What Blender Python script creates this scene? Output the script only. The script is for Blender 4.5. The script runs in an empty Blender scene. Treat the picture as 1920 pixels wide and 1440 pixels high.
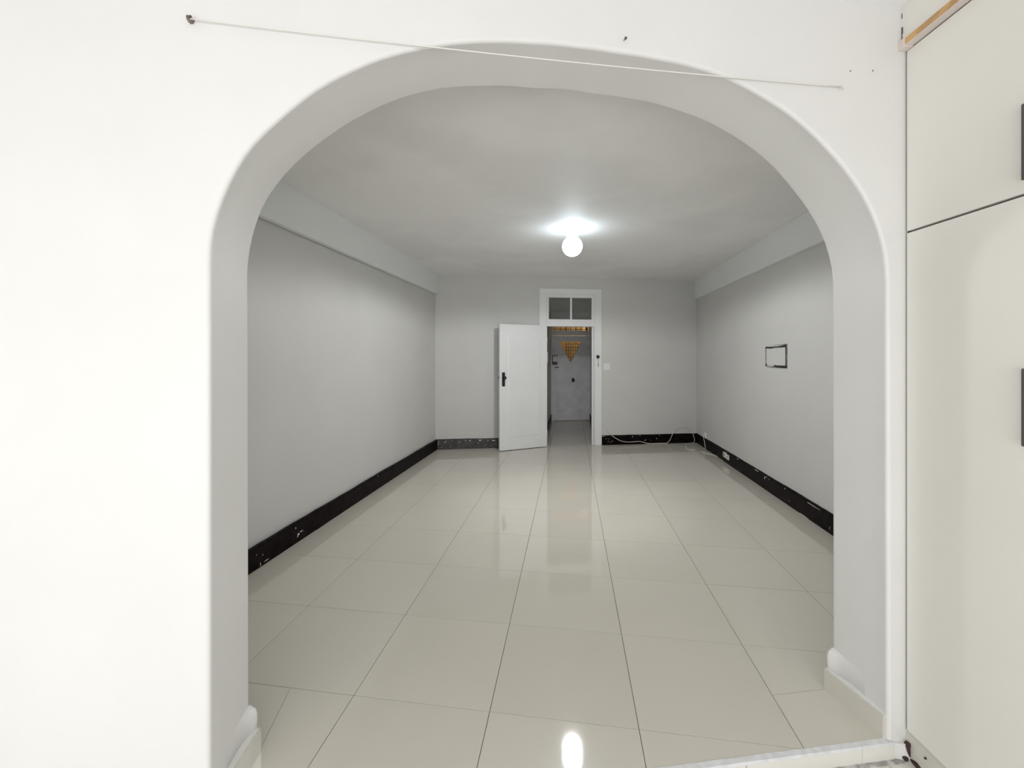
import bpy, bmesh, math, random
from mathutils import Matrix, Vector
random.seed(7)
D = bpy.data
S = bpy.context.scene
C = S.collection

# ------------------------------------------------------------------ camera
cam_d = D.cameras.new('camera')
cam_d.sensor_width = 36.0
cam_d.lens = 36.0 * 806 / 1920
cam_d.shift_y = -52.0 / 1920
cam_d.clip_start = 0.02
cam = D.objects.new('camera', cam_d)
C.objects.link(cam)
cam.location = (0, 0, 1.465)
cam.rotation_euler = (math.radians(90), 0, 0)
S.camera = cam

# ------------------------------------------------------------------ world, daylight, exposure
W = D.worlds.new('world')
S.world = W
W.use_nodes = True
W.node_tree.nodes['Background'].inputs[0].default_value = (0.93, 0.965, 1.0, 1)
W.node_tree.nodes['Background'].inputs[1].default_value = 0.6

YW = -1.75        # inner face of the window wall behind the camera
# daylight entering by the wide window behind the camera
wl = D.lights.new('window_daylight', 'AREA')
wl.shape = 'RECTANGLE'
wl.size = 3.7
wl.size_y = 1.55
wl.energy = 79
wl.color = (1.0, 0.995, 0.985)
wl.spread = math.radians(180)
wlo = D.objects.new('window_daylight', wl)
C.objects.link(wlo)
wlo.location = (-0.30, YW - 0.12, 1.10)
wlo.rotation_euler = (math.radians(90), 0, 0)     # faces +Y, into the rooms

S.view_settings.view_transform = 'Standard'
S.view_settings.look = 'None'
S.view_settings.exposure = 0.0
S.view_settings.gamma = 1.0
S.view_settings.use_curve_mapping = False

# ------------------------------------------------------------------ materials
def mat(name, col, rough=0.6, var=0.0, scale=3.0, bump=0.0, bscale=60.0, spec=0.5, metal=0.0,
        col2=None, lo=0.4, hi=0.6, detail=4.0, rand=0.0):
    m = D.materials.new(name)
    m.use_nodes = True
    nt = m.node_tree
    b = nt.nodes['Principled BSDF']
    b.inputs['Roughness'].default_value = rough
    b.inputs['Specular IOR Level'].default_value = spec
    b.inputs['Metallic'].default_value = metal
    b.inputs['Base Color'].default_value = (*col, 1)
    tc = nt.nodes.new('ShaderNodeTexCoord')
    if var > 0 or col2:
        n = nt.nodes.new('ShaderNodeTexNoise')
        n.inputs['Scale'].default_value = scale
        n.inputs['Detail'].default_value = detail
        nt.links.new(tc.outputs['Object'], n.inputs['Vector'])
        r = nt.nodes.new('ShaderNodeValToRGB')
        r.color_ramp.elements[0].position = lo
        r.color_ramp.elements[1].position = hi
        if col2 is None:
            a = [max(0, c * (1 - var)) for c in col]
            d = [min(1, c * (1 + var)) for c in col]
        else:
            a, d = col, col2
        r.color_ramp.elements[0].color = (*a, 1)
        r.color_ramp.elements[1].color = (*d, 1)
        nt.links.new(n.outputs['Fac'], r.inputs['Fac'])
        out = r.outputs['Color']
        if rand > 0:
            oi = nt.nodes.new('ShaderNodeObjectInfo')
            mr = nt.nodes.new('ShaderNodeMapRange')
            mr.inputs['To Min'].default_value = 1 - rand
            mr.inputs['To Max'].default_value = 1 + rand
            nt.links.new(oi.outputs['Random'], mr.inputs['Value'])
            hs = nt.nodes.new('ShaderNodeHueSaturation')
            nt.links.new(mr.outputs['Result'], hs.inputs['Value'])
            nt.links.new(out, hs.inputs['Color'])
            out = hs.outputs['Color']
        nt.links.new(out, b.inputs['Base Color'])
    if bump > 0:
        n2 = nt.nodes.new('ShaderNodeTexNoise')
        n2.inputs['Scale'].default_value = bscale
        n2.inputs['Detail'].default_value = 5
        nt.links.new(tc.outputs['Object'], n2.inputs['Vector'])
        bp = nt.nodes.new('ShaderNodeBump')
        bp.inputs['Strength'].default_value = bump
        bp.inputs['Distance'].default_value = 0.01
        nt.links.new(n2.outputs['Fac'], bp.inputs['Height'])
        nt.links.new(bp.outputs['Normal'], b.inputs['Normal'])
    return m

def glassy(name, tint, gloss=0.12):
    m = D.materials.new(name)
    m.use_nodes = True
    nt = m.node_tree
    nt.nodes.remove(nt.nodes['Principled BSDF'])
    o = nt.nodes['Material Output']
    t = nt.nodes.new('ShaderNodeBsdfTransparent')
    t.inputs[0].default_value = (*tint, 1)
    g = nt.nodes.new('ShaderNodeBsdfGlossy')
    g.inputs['Roughness'].default_value = 0.05
    mx = nt.nodes.new('ShaderNodeMixShader')
    mx.inputs[0].default_value = gloss
    nt.links.new(t.outputs[0], mx.inputs[1])
    nt.links.new(g.outputs[0], mx.inputs[2])
    nt.links.new(mx.outputs[0], o.inputs['Surface'])
    return m

def emis(name, col, st):
    m = D.materials.new(name)
    m.use_nodes = True
    b = m.node_tree.nodes['Principled BSDF']
    b.inputs['Base Color'].default_value = (0.9, 0.9, 0.9, 1)
    b.inputs['Emission Color'].default_value = (*col, 1)
    b.inputs['Emission Strength'].default_value = st
    return m

M = {
    'plaster': mat('white_wall_paint', (0.78, 0.777, 0.762), 0.55, 0.012, 2.0, 0.05, 40),
    'grey': mat('grey_wall_paint', (0.665, 0.662, 0.648), 0.6, 0.015, 1.6, 0.05, 35),
    'ceil': mat('ceiling_paint', (0.88, 0.873, 0.855), 0.6, 0.035, 0.9, 0.10, 12, lo=0.42, hi=0.55),
    'nceil': mat('white_ceiling_paint', (0.90, 0.90, 0.89), 0.6, 0.01, 2),
    'beam': mat('beam_paint', (0.84, 0.855, 0.845), 0.5, 0.01, 2, 0.05, 30),
    'tile': mat('cream_porcelain', (0.645, 0.615, 0.545), 0.045, 0.02, 1.5, 0.0, rand=0.02, lo=0.3, hi=0.7, spec=0.65),
    'grout': mat('dark_grout', (0.09, 0.082, 0.07), 0.9, 0.3, 9),
    'skirt': mat('cream_skirting_tile', (0.66, 0.64, 0.575), 0.2, 0.02, 4),
    'board': mat('dark_brown_gloss_paint', (0.006, 0.0035, 0.004), 0.42, col2=(0.013, 0.008, 0.009), scale=14, bump=0.15, bscale=25, spec=0.06),
    'sheen_scuff': mat('scuffed_sheen_brown_paint', (0.016, 0.010, 0.011), 0.42, col2=(0.055, 0.05, 0.053), scale=22, bump=0.15, bscale=25, lo=0.35, hi=0.75),  # paler than the other boards: reflected light put into the colour, mottled
    'chip': mat('chipped_white', (0.75, 0.72, 0.69), 0.7, 0.1, 60),
    'dpaint': mat('white_gloss_paint', (0.85, 0.855, 0.865), 0.32, 0.012, 3),
    'fdoor': mat('old_white_door_paint', (0.86, 0.87, 0.90), 0.4, 0.05, 5),
    'black': mat('black_metal', (0.012, 0.012, 0.013), 0.4),
    'brownmetal': mat('dark_brown_metal', (0.05, 0.025, 0.022), 0.45, 0.3, 40),
    'steel': mat('steel', (0.75, 0.75, 0.75), 0.25, metal=1.0),
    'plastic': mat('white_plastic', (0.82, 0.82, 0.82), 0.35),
    'ward': mat('cream_laminate', (0.87, 0.85, 0.805), 0.38, 0.01, 1.5),
    'wardbody': mat('dark_carcass', (0.10, 0.075, 0.07), 0.6, 0.1, 6),
    'plinth': mat('cream_plinth_paint', (0.66, 0.64, 0.58), 0.4, 0.03, 6),
    'wood': mat('raw_pine', (0.62, 0.37, 0.16), 0.6, 0.15, 18),
    'bprime': mat('pale_pink_primer', (0.74, 0.66, 0.61), 0.6, 0.05, 12),
    'brown': mat('bare_brown_wood', (0.05, 0.022, 0.020), 0.6, 0.25, 50),
    'handle': mat('dark_handle', (0.10, 0.085, 0.085), 0.4),
    'cord': mat('white_cord', (0.80, 0.78, 0.74), 0.6),
    'nail': mat('brown_wall_plug', (0.26, 0.20, 0.18), 0.7, 0.3, 90),
    'iron': mat('dark_nail_metal', (0.09, 0.085, 0.08), 0.5),
    'cable': mat('grey_white_cable', (0.80, 0.77, 0.72), 0.5),
    'step': mat('white_step_tile', (0.80, 0.79, 0.74), 0.25, 0.01, 4),
    'ntile': mat('pale_cream_tile', (0.78, 0.765, 0.71), 0.15, 0.01, 3, rand=0.02),
    'nosing': mat('white_grout_nosing', (0.74, 0.75, 0.77), 0.6, 0.06, 25),
    'pane': glassy('transom_glass', (0.85, 0.85, 0.85), 0.13),
    'amber': glassy('amber_door_glass', (0.86, 0.78, 0.62), 0.06),
    'brickw': mat('corridor_brick_paint', (0.34, 0.27, 0.19), 0.7, 0.2, 6),
    'gate': mat('gate_bar_paint', (0.06, 0.035, 0.03), 0.5),
    'seam': mat('black_sealant', (0.010, 0.009, 0.009), 0.6),
    'groutgrey': mat('dirty_grey_grout', (0.50, 0.48, 0.47), 0.8, 0.3, 30),
    'seamgrey': mat('grey_sealant', (0.20, 0.19, 0.18), 0.7, 0.3, 40),
    'globe': emis('lit_opal_glass', (0.78, 0.91, 1.0), 15.0),
    'porc': mat('white_lamp_base', (0.80, 0.81, 0.80), 0.35),
}

# ------------------------------------------------------------------ mesh helpers
def link(name, me, m=None, parent=None, mw=None):
    o = D.objects.new(name, me)
    C.objects.link(o)
    if m is not None:
        me.materials.append(M[m])
    if parent is not None:
        o.parent = parent
    elif mw is not None:
        o.matrix_world = mw
    return o

def from_bm(name, bm, m, parent=None, mw=None, smooth=False):
    bmesh.ops.recalc_face_normals(bm, faces=bm.faces)
    me = D.meshes.new(name)
    bm.to_mesh(me)
    bm.free()
    if smooth:
        me.polygons.foreach_set('use_smooth', [True] * len(me.polygons))
    return link(name, me, m, parent, mw)

def add_prism(bm, poly, z0, z1):
    a = [bm.verts.new((p[0], p[1], z0)) for p in poly]
    b = [bm.verts.new((p[0], p[1], z1)) for p in poly]
    n = len(poly)
    bm.faces.new(a[::-1])
    bm.faces.new(b)
    for i in range(n):
        bm.faces.new((a[i], a[(i + 1) % n], b[(i + 1) % n], b[i]))

def add_box(bm, x0, x1, y0, y1, z0, z1):
    add_prism(bm, [(x0, y0), (x1, y0), (x1, y1), (x0, y1)], z0, z1)

def add_plate(bm, poly, y0, y1, cham=0.0):
    """polygon in x,z given; extruded from y0 (back) to y1 (front), with a chamfer on the front edge"""
    n = len(poly)
    a = [bm.verts.new((p[0], y0, p[1])) for p in poly]
    if cham > 0:
        s = 1 if y1 > y0 else -1
        b = [bm.verts.new((p[0], y1 - s * cham, p[1])) for p in poly]
        cx = sum(p[0] for p in poly) / n
        cz = sum(p[1] for p in poly) / n
        q = []
        for p in poly:
            dx, dz = cx - p[0], cz - p[1]
            q.append((p[0] + max(-cham, min(cham, dx)), p[1] + max(-cham, min(cham, dz))))
        c = [bm.verts.new((p[0], y1, p[1])) for p in q]
        rings = [a, b, c]
    else:
        b = [bm.verts.new((p[0], y1, p[1])) for p in poly]
        rings = [a, b]
    bm.faces.new(rings[0][::-1])
    bm.faces.new(rings[-1])
    for r0, r1 in zip(rings, rings[1:]):
        for i in range(n):
            bm.faces.new((r0[i], r0[(i + 1) % n], r1[(i + 1) % n], r1[i]))

def box(name, x0, x1, y0, y1, z0, z1, m, parent=None, mw=None, bev=0.0):
    bm = bmesh.new()
    add_box(bm, x0, x1, y0, y1, z0, z1)
    if bev > 0:
        bmesh.ops.bevel(bm, geom=list(bm.edges), offset=bev, segments=2, affect='EDGES', profile=0.5)
    return from_bm(name, bm, m, parent, mw)

def plate(name, poly, y0, y1, m, parent=None, mw=None, cham=0.0):
    bm = bmesh.new()
    add_plate(bm, poly, y0, y1, cham)
    return from_bm(name, bm, m, parent, mw)

def add_lathe(bm, prof, seg=32, axis='Z', org=(0, 0, 0)):
    rings = []
    for r, h in prof:
        ring = []
        for k in range(seg):
            a = 2 * math.pi * k / seg
            x, y = r * math.cos(a), r * math.sin(a)
            v = (x, y, h) if axis == 'Z' else (x, h, y)
            ring.append(bm.verts.new((v[0] + org[0], v[1] + org[1], v[2] + org[2])))
        rings.append(ring)
    for r0, r1 in zip(rings, rings[1:]):
        for k in range(seg):
            bm.faces.new((r0[k], r0[(k + 1) % seg], r1[(k + 1) % seg], r1[k]))
    bm.faces.new(rings[0][::-1])
    bm.faces.new(rings[-1])

def lathe(name, prof, m, parent=None, mw=None, axis='Z', org=(0, 0, 0), seg=32, smooth=True):
    bm = bmesh.new()
    add_lathe(bm, prof, seg, axis, org)
    return from_bm(name, bm, m, parent, mw, smooth)

def catmull(pts, sub=6):
    out = []
    P = [Vector(p) for p in pts]
    for i in range(len(P) - 1):
        p0, p1, p2, p3 = P[max(i - 1, 0)], P[i], P[i + 1], P[min(i + 2, len(P) - 1)]
        for k in range(sub):
            t = k / sub
            out.append(0.5 * ((2 * p1) + (p2 - p0) * t + (2 * p0 - 5 * p1 + 4 * p2 - p3) * t * t + (3 * p1 - p0 - 3 * p2 + p3) * t ** 3))
    out.append(P[-1])
    return out

def add_tube(bm, pts, r, seg=8):
    pts = [Vector(p) for p in pts]
    rings = []
    for i, p in enumerate(pts):
        d = (pts[min(i + 1, len(pts) - 1)] - pts[max(i - 1, 0)]).normalized()
        up = Vector((0, 0, 1)) if abs(d.z) < 0.9 else Vector((1, 0, 0))
        a = d.cross(up).normalized()
        b = d.cross(a)
        rings.append([bm.verts.new(p + r * (math.cos(2 * math.pi * k / seg) * a + math.sin(2 * math.pi * k / seg) * b)) for k in range(seg)])
    for r0, r1 in zip(rings, rings[1:]):
        for k in range(seg):
            bm.faces.new((r0[k], r0[(k + 1) % seg], r1[(k + 1) % seg], r1[k]))
    bm.faces.new(rings[0][::-1])
    bm.faces.new(rings[-1])

def tube(name, pts, r, m, parent=None, mw=None, seg=8):
    bm = bmesh.new()
    add_tube(bm, pts, r, seg)
    return from_bm(name, bm, m, parent, mw, True)

def tag(o, label, cat, group=None, kind=None):
    o['label'] = label
    o['category'] = cat
    if group:
        o['group'] = group
    if kind:
        o['kind'] = kind
    return o

def empty(name, mw):
    o = D.objects.new(name, None)
    C.objects.link(o)
    o.matrix_world = mw
    o.empty_display_size = 0.1
    return o

def frame(x, y, ang, z=0.0):
    return Matrix.Translation((x, y, z)) @ Matrix.Rotation(ang, 4, 'Z')

# ------------------------------------------------------------------ plan of the place (metres)
ARCH_M, ARCH_C, ARCH_T = 0.1317, 1.449, 0.26        # arch wall: front face Y = C + M X
ARCH_A = math.atan(ARCH_M)
BACK_M, BACK_C = 0.1258, 6.916                      # far wall of the big room
BACK_A = math.atan(BACK_M)
HALL_C = 9.613                                      # wall holding the entrance door
L_K, L_X = 0.153, -2.225                            # left wall face  X = L_X + L_K Y
R_K, R_X = 0.1355, 2.162                            # right wall face X = R_X + R_K Y
L_A = math.atan2(1, L_K)
R_A = math.atan2(1, R_K)
ZC = 2.745                                          # ceiling of the big room
ZN = 2.80                                           # ceiling of the near room
ZF = -0.066                                         # floor of the near room, one low step down
F_ARCH = frame(0, ARCH_C, ARCH_A)
F_BACK = frame(0, BACK_C, BACK_A)
F_HALL = frame(0, HALL_C, BACK_A)
F_LEFT = frame(L_X, 0, L_A)
F_RIGHT = frame(R_X, 0, R_A)
arch_back = lambda x: ARCH_C + ARCH_T * math.sqrt(1 + ARCH_M ** 2) + ARCH_M * x
def isect(k, x0, m, c):                             # line X=x0+kY with Y=c+mX
    Y = (c + m * x0) / (1 - m * k)
    return (x0 + k * Y, Y)
AB_C = ARCH_C + ARCH_T * math.sqrt(1 + ARCH_M ** 2)
NL = isect(L_K, L_X, ARCH_M, AB_C)
NR = isect(R_K, R_X, ARCH_M, AB_C)
FL = isect(L_K, L_X, BACK_M, BACK_C)
FR = isect(R_K, R_X, BACK_M, BACK_C)
# hall side walls
HK = 0.143
HLX = 0.880 - HK * 9.73
HRX = 1.794 - HK * 9.84

# ------------------------------------------------------------------ walls
def struct(o, label, cat='wall'):
    return tag(o, label, cat, kind='structure')

bm = bmesh.new()
add_prism(bm, [(NL[0] - 0.05, NL[1] - 0.12), (FL[0], FL[1] + 0.10), (FL[0] - 0.2, FL[1] + 0.1), (NL[0] - 0.25, NL[1] - 0.15)], -0.1, ZC + 0.1)
struct(from_bm('wall_left', bm, 'grey'), 'plain light grey painted side wall without any cover plate')
bm = bmesh.new()
add_prism(bm, [(NR[0], NR[1] - 0.10), (NR[0] + 0.2, NR[1] - 0.07), (FR[0] + 0.2, FR[1] + 0.1), (FR[0], FR[1] + 0.1)], -0.1, ZC + 0.1)
struct(from_bm('wall_right', bm, 'grey'), 'light grey side wall carrying the black-edged square cover')

# far wall with the doorway: built in its own frame, room side is -y
bm = bmesh.new()
DT0, DT1, DTOP = 0.50, 1.43, 2.52
add_box(bm, -1.45, DT0, 0.0, 0.13, -0.1, ZC + 0.1)
add_box(bm, DT1, 3.6, 0.0, 0.13, -0.1, ZC + 0.1)
add_box(bm, DT0, DT1, 0.0, 0.13, DTOP, ZC + 0.1)
struct(from_bm('wall_back', bm, 'grey', mw=F_BACK), 'light grey end wall with the doorway and open white door')

# arch wall: profile measured on both faces, in the wall's own s,z coordinates
AF = [(-0.941, 0.0), (-0.941, 1.741), (-0.939, 1.796), (-0.936, 1.84), (-0.932, 1.865), (-0.921, 1.903), (-0.907, 1.949), (-0.889, 1.996),
      (-0.866, 2.047), (-0.843, 2.088), (-0.815, 2.131), (-0.771, 2.178), (-0.697, 2.253), (-0.616, 2.324), (-0.535, 2.375),
      (-0.47, 2.412), (-0.424, 2.433), (-0.294, 2.478), (-0.222, 2.497), (-0.148, 2.511), (-0.049, 2.523), (0.073, 2.529),
      (0.228, 2.530), (0.375, 2.524), (0.522, 2.515), (0.614, 2.508), (0.70, 2.493), (0.786, 2.472), (0.86, 2.445),
      (0.929, 2.414), (1.027, 2.365), (1.113, 2.306), (1.214, 2.219), (1.285, 2.148), (1.339, 2.079), (1.376, 2.017),
      (1.407, 1.948), (1.429, 1.879), (1.439, 1.81), (1.442, 1.741), (1.447, 0.0)]
AB = [(-0.943, 0.0), (-0.946, 1.741), (-0.945, 1.811), (-0.941, 1.844), (-0.932, 1.894), (-0.91, 1.977), (-0.882, 2.044), (-0.845, 2.101),
      (-0.798, 2.163), (-0.732, 2.231), (-0.655, 2.296), (-0.539, 2.379), (-0.401, 2.454), (-0.197, 2.514), (-0.093, 2.525),
      (0.12, 2.533), (0.364, 2.531), (0.523, 2.525), (0.733, 2.492), (1.0, 2.395), (1.15, 2.301), (1.277, 2.175),
      (1.302, 2.15), (1.406, 2.0), (1.44, 1.912), (1.456, 1.849), (1.461, 1.741), (1.464, 0.0)]
AC = (0.25, 1.75)
S0, S1, ZT = -3.05, 2.70, 2.92
def resample(prof, angs):
    """upper half of the profile as radius over angle about AC, smoothed"""
    pa = sorted((math.atan2(z - AC[1], s - AC[0]), math.hypot(s - AC[0], z - AC[1])) for s, z in prof if z >= 1.74)
    out = []
    def at(a):
        if a <= pa[0][0]: return pa[0][1]
        if a >= pa[-1][0]: return pa[-1][1]
        for (a0, r0), (a1, r1) in zip(pa, pa[1:]):
            if a0 <= a <= a1:
                return r0 + (r1 - r0) * (a - a0) / max(a1 - a0, 1e-9)
    for a in angs:
        w = [at(a + d * 0.025) for d in (-2, -1, 0, 1, 2)]
        e = min(1, min(a, math.pi - a) / 0.1)
        r = e * (w[0] + 2 * w[1] + 3 * w[2] + 2 * w[3] + w[4]) / 9 + (1 - e) * w[2]
        out.append((AC[0] + r * math.cos(a), AC[1] + r * math.sin(a)))
    return out
corner_r = math.atan2(ZT - AC[1], S1 - AC[0])
corner_l = math.atan2(ZT - AC[1], S0 - AC[0])
NA = 72
angs = [math.pi * (1 - k / NA) for k in range(NA + 1)]
angs = sorted(set(angs + [corner_r, corner_l]), reverse=True)
low_z = [0.0, 0.25, 0.6, 1.0, 1.4]
def ring(prof, l0, r0):
    up = resample(prof, angs)
    le = [(prof[0][0] + (up[0][0] - prof[0][0]) * z / 1.75, z) for z in low_z]
    ri = [(prof[-1][0] + (up[-1][0] - prof[-1][0]) * z / 1.75, z) for z in low_z[::-1]]
    return le + up + ri
RF, RB = ring(AF, 0, 0), ring(AB, 0, 0)
def outer(i):
    n = len(low_z)
    if i < n: return (S0, low_z[i])
    if i >= n + len(angs): return (S1, low_z[::-1][i - n - len(angs)])
    a = angs[i - n]
    ca, sa = math.cos(a), math.sin(a)
    t = 1e9
    if sa > 1e-6: t = min(t, (ZT - AC[1]) / sa)
    if ca > 1e-6: t = min(t, (S1 - AC[0]) / ca)
    if ca < -1e-6: t = min(t, (S0 - AC[0]) / ca)
    return (AC[0] + t * ca, AC[1] + t * sa)
def offset_ring(R, d):
    out = []
    for i, (s, z) in enumerate(R):
        p, q = R[max(i - 1, 0)], R[min(i + 1, len(R) - 1)]
        tx, tz = q[0] - p[0], q[1] - p[1]
        l = math.hypot(tx, tz)
        nx, nz = -tz / l, tx / l            # outward of the opening
        if i == 0 or i == len(R) - 1: nz = 0
        out.append((s + nx * d, z + nz * d))
    return out
bm = bmesh.new()
BEV = 0.012
n = len(RF)
rings3 = []
for k in range(4):
    a = math.pi / 2 * k / 3
    d, y = BEV * (1 - math.sin(a)), BEV * (1 - math.cos(a))
    rings3.append([(s, y, z) for s, z in offset_ring(RF, d)])
lerp = lambda t: [(f[0] + (b[0] - f[0]) * t, ARCH_T * t, f[1] + (b[1] - f[1]) * t) for f, b in zip(RF, RB)]
rings3 += [lerp(0.060), lerp(0.35), lerp(0.7), lerp(0.95), lerp(0.9769)]
for k in range(1, 4):
    a = math.pi / 2 * k / 3
    e = 0.006
    rings3.append([(s, ARCH_T - e + e * math.sin(a), z) for s, z in offset_ring(RB, e * (1 - math.cos(a)))])
vr = [[bm.verts.new(p) for p in R] for R in rings3]
sm = []
for r0, r1 in zip(vr, vr[1:]):
    for i in range(n - 1):
        sm.append(bm.faces.new((r0[i], r0[i + 1], r1[i + 1], r1[i])))
for f in sm: f.smooth = True
for ring_pts, y in ((rings3[0], 0.0), (rings3[-1], ARCH_T)):
    inn = [bm.verts.new((p[0], y, p[2])) for p in ring_pts]
    out = [bm.verts.new((outer(i)[0], y, outer(i)[1])) for i in range(n)]
    for i in range(n - 1):
        bm.faces.new((inn[i], inn[i + 1], out[i + 1], out[i]))
# outer sides (top and ends) and the foot of the wall below floor level
add_box(bm, S0, -0.953, 0.0, ARCH_T, -0.12, 0.0)
add_box(bm, 1.459, S1, 0.0, ARCH_T, -0.12, 0.0)
struct(from_bm('wall_arch', bm, 'plaster', mw=F_ARCH), 'white wall pierced by the wide rounded archway')

# near room (the camera stands in it): left wall, window wall, right wall, ceiling
bm = bmesh.new()
add_prism(bm, [(-2.75, YW - 0.15), (-2.6, YW - 0.15), (-2.6, 1.20), (-2.75, 1.20)], -0.12, ZN + 0.1)
struct(from_bm('wall_near_left', bm, 'plaster'), 'white side wall of the near room, no opening in it')
bm = bmesh.new()
add_prism(bm, [(2.12, YW - 0.15), (2.27, YW - 0.15), (2.27, 1.78), (2.12, 1.76)], -0.12, ZN + 0.1)
struct(from_bm('wall_near_right', bm, 'plaster'), 'white wall behind the cream wardrobe')
bm = bmesh.new()
WX0, WX1, WZ0, WZ1 = -2.2, 1.60, 0.28, 1.92
add_box(bm, -2.75, WX0, YW - 0.15, YW, -0.12, ZN + 0.1)
add_box(bm, WX1, 2.27, YW - 0.15, YW, -0.12, ZN + 0.1)
add_box(bm, WX0, WX1, YW - 0.15, YW, -0.12, WZ0)
add_box(bm, WX0, WX1, YW - 0.15, YW, WZ1, ZN + 0.1)
struct(from_bm('wall_window', bm, 'plaster'), 'white wall with the wide daylight window facing the archway')
wf = struct(empty('window_2', frame(0, YW - 0.05, 0)), 'wide white-framed window facing the archway', 'window')
for i in range(4):
    x = WX0 + (WX1 - WX0 - 0.05) * i / 3
    box('window_post', x, x + 0.05, -0.03, 0.03, WZ0, WZ1, 'dpaint', wf)
box('window_sill', WX0, WX1, -0.04, 0.14, WZ0 - 0.03, WZ0 + 0.01, 'dpaint', wf)
box('window_head', WX0, WX1, -0.03, 0.03, WZ1 - 0.05, WZ1, 'dpaint', wf)
bm = bmesh.new()
add_prism(bm, [(-2.75, YW - 0.15), (2.27, YW - 0.15), (2.27, 1.78), (-2.75, 1.13)], ZN, ZN + 0.12)
struct(from_bm('ceiling_near', bm, 'nceil'), 'white ceiling above the wardrobe and arch wall', 'ceiling')

# big room ceiling
bm = bmesh.new()
add_prism(bm, [(NL[0] - 0.1, NL[1] - 0.1), (NR[0] + 0.1, NR[1] - 0.08), (FR[0] + 0.1, FR[1] + 0.1), (FL[0] - 0.1, FL[1] + 0.1)], ZC, ZC + 0.12)
struct(from_bm('ceiling', bm, 'ceil'), 'pale grey patchy painted ceiling with the globe lamp', 'ceiling')

# the two painted beams along the tops of the side walls
LEN_L0, LEN_L1 = NL[1] * math.hypot(1, L_K), FL[1] * math.hypot(1, L_K)
LEN_R0, LEN_R1 = NR[1] * math.hypot(1, R_K), FR[1] * math.hypot(1, R_K)
def beam(name, mw, l0, l1, side, zb, pr, label):
    bm = bmesh.new()
    ys = side * pr
    v = [(-side * 0.01, zb), (ys, zb), (ys * 1.55, ZC + 0.01), (-side * 0.01, ZC + 0.01)]
    a = [bm.verts.new((l0, p[0], p[1])) for p in v]
    b = [bm.verts.new((l1, p[0], p[1])) for p in v]
    bm.faces.new(a); bm.faces.new(b[::-1])
    for i in range(4):
        bm.faces.new((a[i], a[(i + 1) % 4], b[(i + 1) % 4], b[i]))
    struct(from_bm(name, bm, 'beam', mw=mw), label, 'beam')
beam('trim_1', F_LEFT, LEN_L0 - 0.02, LEN_L1 + 0.02, -1, 2.440, 0.036, 'pale painted beam along the top of the plain side wall')
beam('trim_2', F_RIGHT, LEN_R0 - 0.02, LEN_R1 + 0.02, 1, 2.437, 0.040, 'pale painted beam along the top of the wall with the square cover')

# ------------------------------------------------------------------ floors with their tiles
GX0, GY0 = -0.09219, 1.77259
GA = (0.59122, -0.08499)       # one tile across
GB = (0.07864, 0.58029)        # one tile away from the arch
def clip(poly, a, b, c):
    """keep a x + b y + c >= 0"""
    out = []
    for i in range(len(poly)):
        p, q = poly[i], poly[(i + 1) % len(poly)]
        dp, dq = a * p[0] + b * p[1] + c, a * q[0] + b * q[1] + c
        if dp >= 0: out.append(p)
        if (dp >= 0) != (dq >= 0):
            t = dp / (dp - dq)
            out.append((p[0] + (q[0] - p[0]) * t, p[1] + (q[1] - p[1]) * t))
    return out
def area(p):
    return 0.5 * abs(sum(p[i][0] * p[(i + 1) % len(p)][1] - p[(i + 1) % len(p)][0] * p[i][1] for i in range(len(p))))
def cell(i, j, g=0.0024):
    gi, gj = g * 0.5 / 0.597, g * 0.5 / 0.586
    pts = []
    for a, b in ((i + gi, j + gj), (i + 1 - gi, j + gj), (i + 1 - gi, j + 1 - gj), (i + gi, j + 1 - gj)):
        pts.append((GX0 + a * GA[0] + b * GB[0], GY0 + a * GA[1] + b * GB[1]))
    return pts
def tile_mesh(name, poly, z0, z1, parent, m='tile'):
    # drop doubled corners
    q = []
    for p in poly:
        if not q or math.hypot(p[0] - q[-1][0], p[1] - q[-1][1]) > 0.002: q.append(p)
    if len(q) > 1 and math.hypot(q[0][0] - q[-1][0], q[0][1] - q[-1][1]) <= 0.002: q.pop()
    if len(q) < 3 or area(q) < 0.0006: return
    if area(q) > 0.02:
        cx, cy = sum(p[0] for p in q) / len(q), sum(p[1] for p in q) / len(q)
        bm = bmesh.new()
        n = len(q)
        e = 0.0008
        r = []
        for sc, z in ((0, z0), (0, z1 - e), (1, z1)):
            rr = []
            for p in q:
                l = math.hypot(cx - p[0], cy - p[1])
                rr.append(bm.verts.new((p[0] + sc * e * (cx - p[0]) / l, p[1] + sc * e * (cy - p[1]) / l, z)))
            r.append(rr)
        bm.faces.new(r[0][::-1]); bm.faces.new(r[2])
        for r0, r1 in zip(r, r[1:]):
            for k in range(n):
                bm.faces.new((r0[k], r0[(k + 1) % n], r1[(k + 1) % n], r1[k]))
    else:
        bm = bmesh.new()
        add_prism(bm, q, z0, z1)
    from_bm(name, bm, m, parent)

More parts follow.
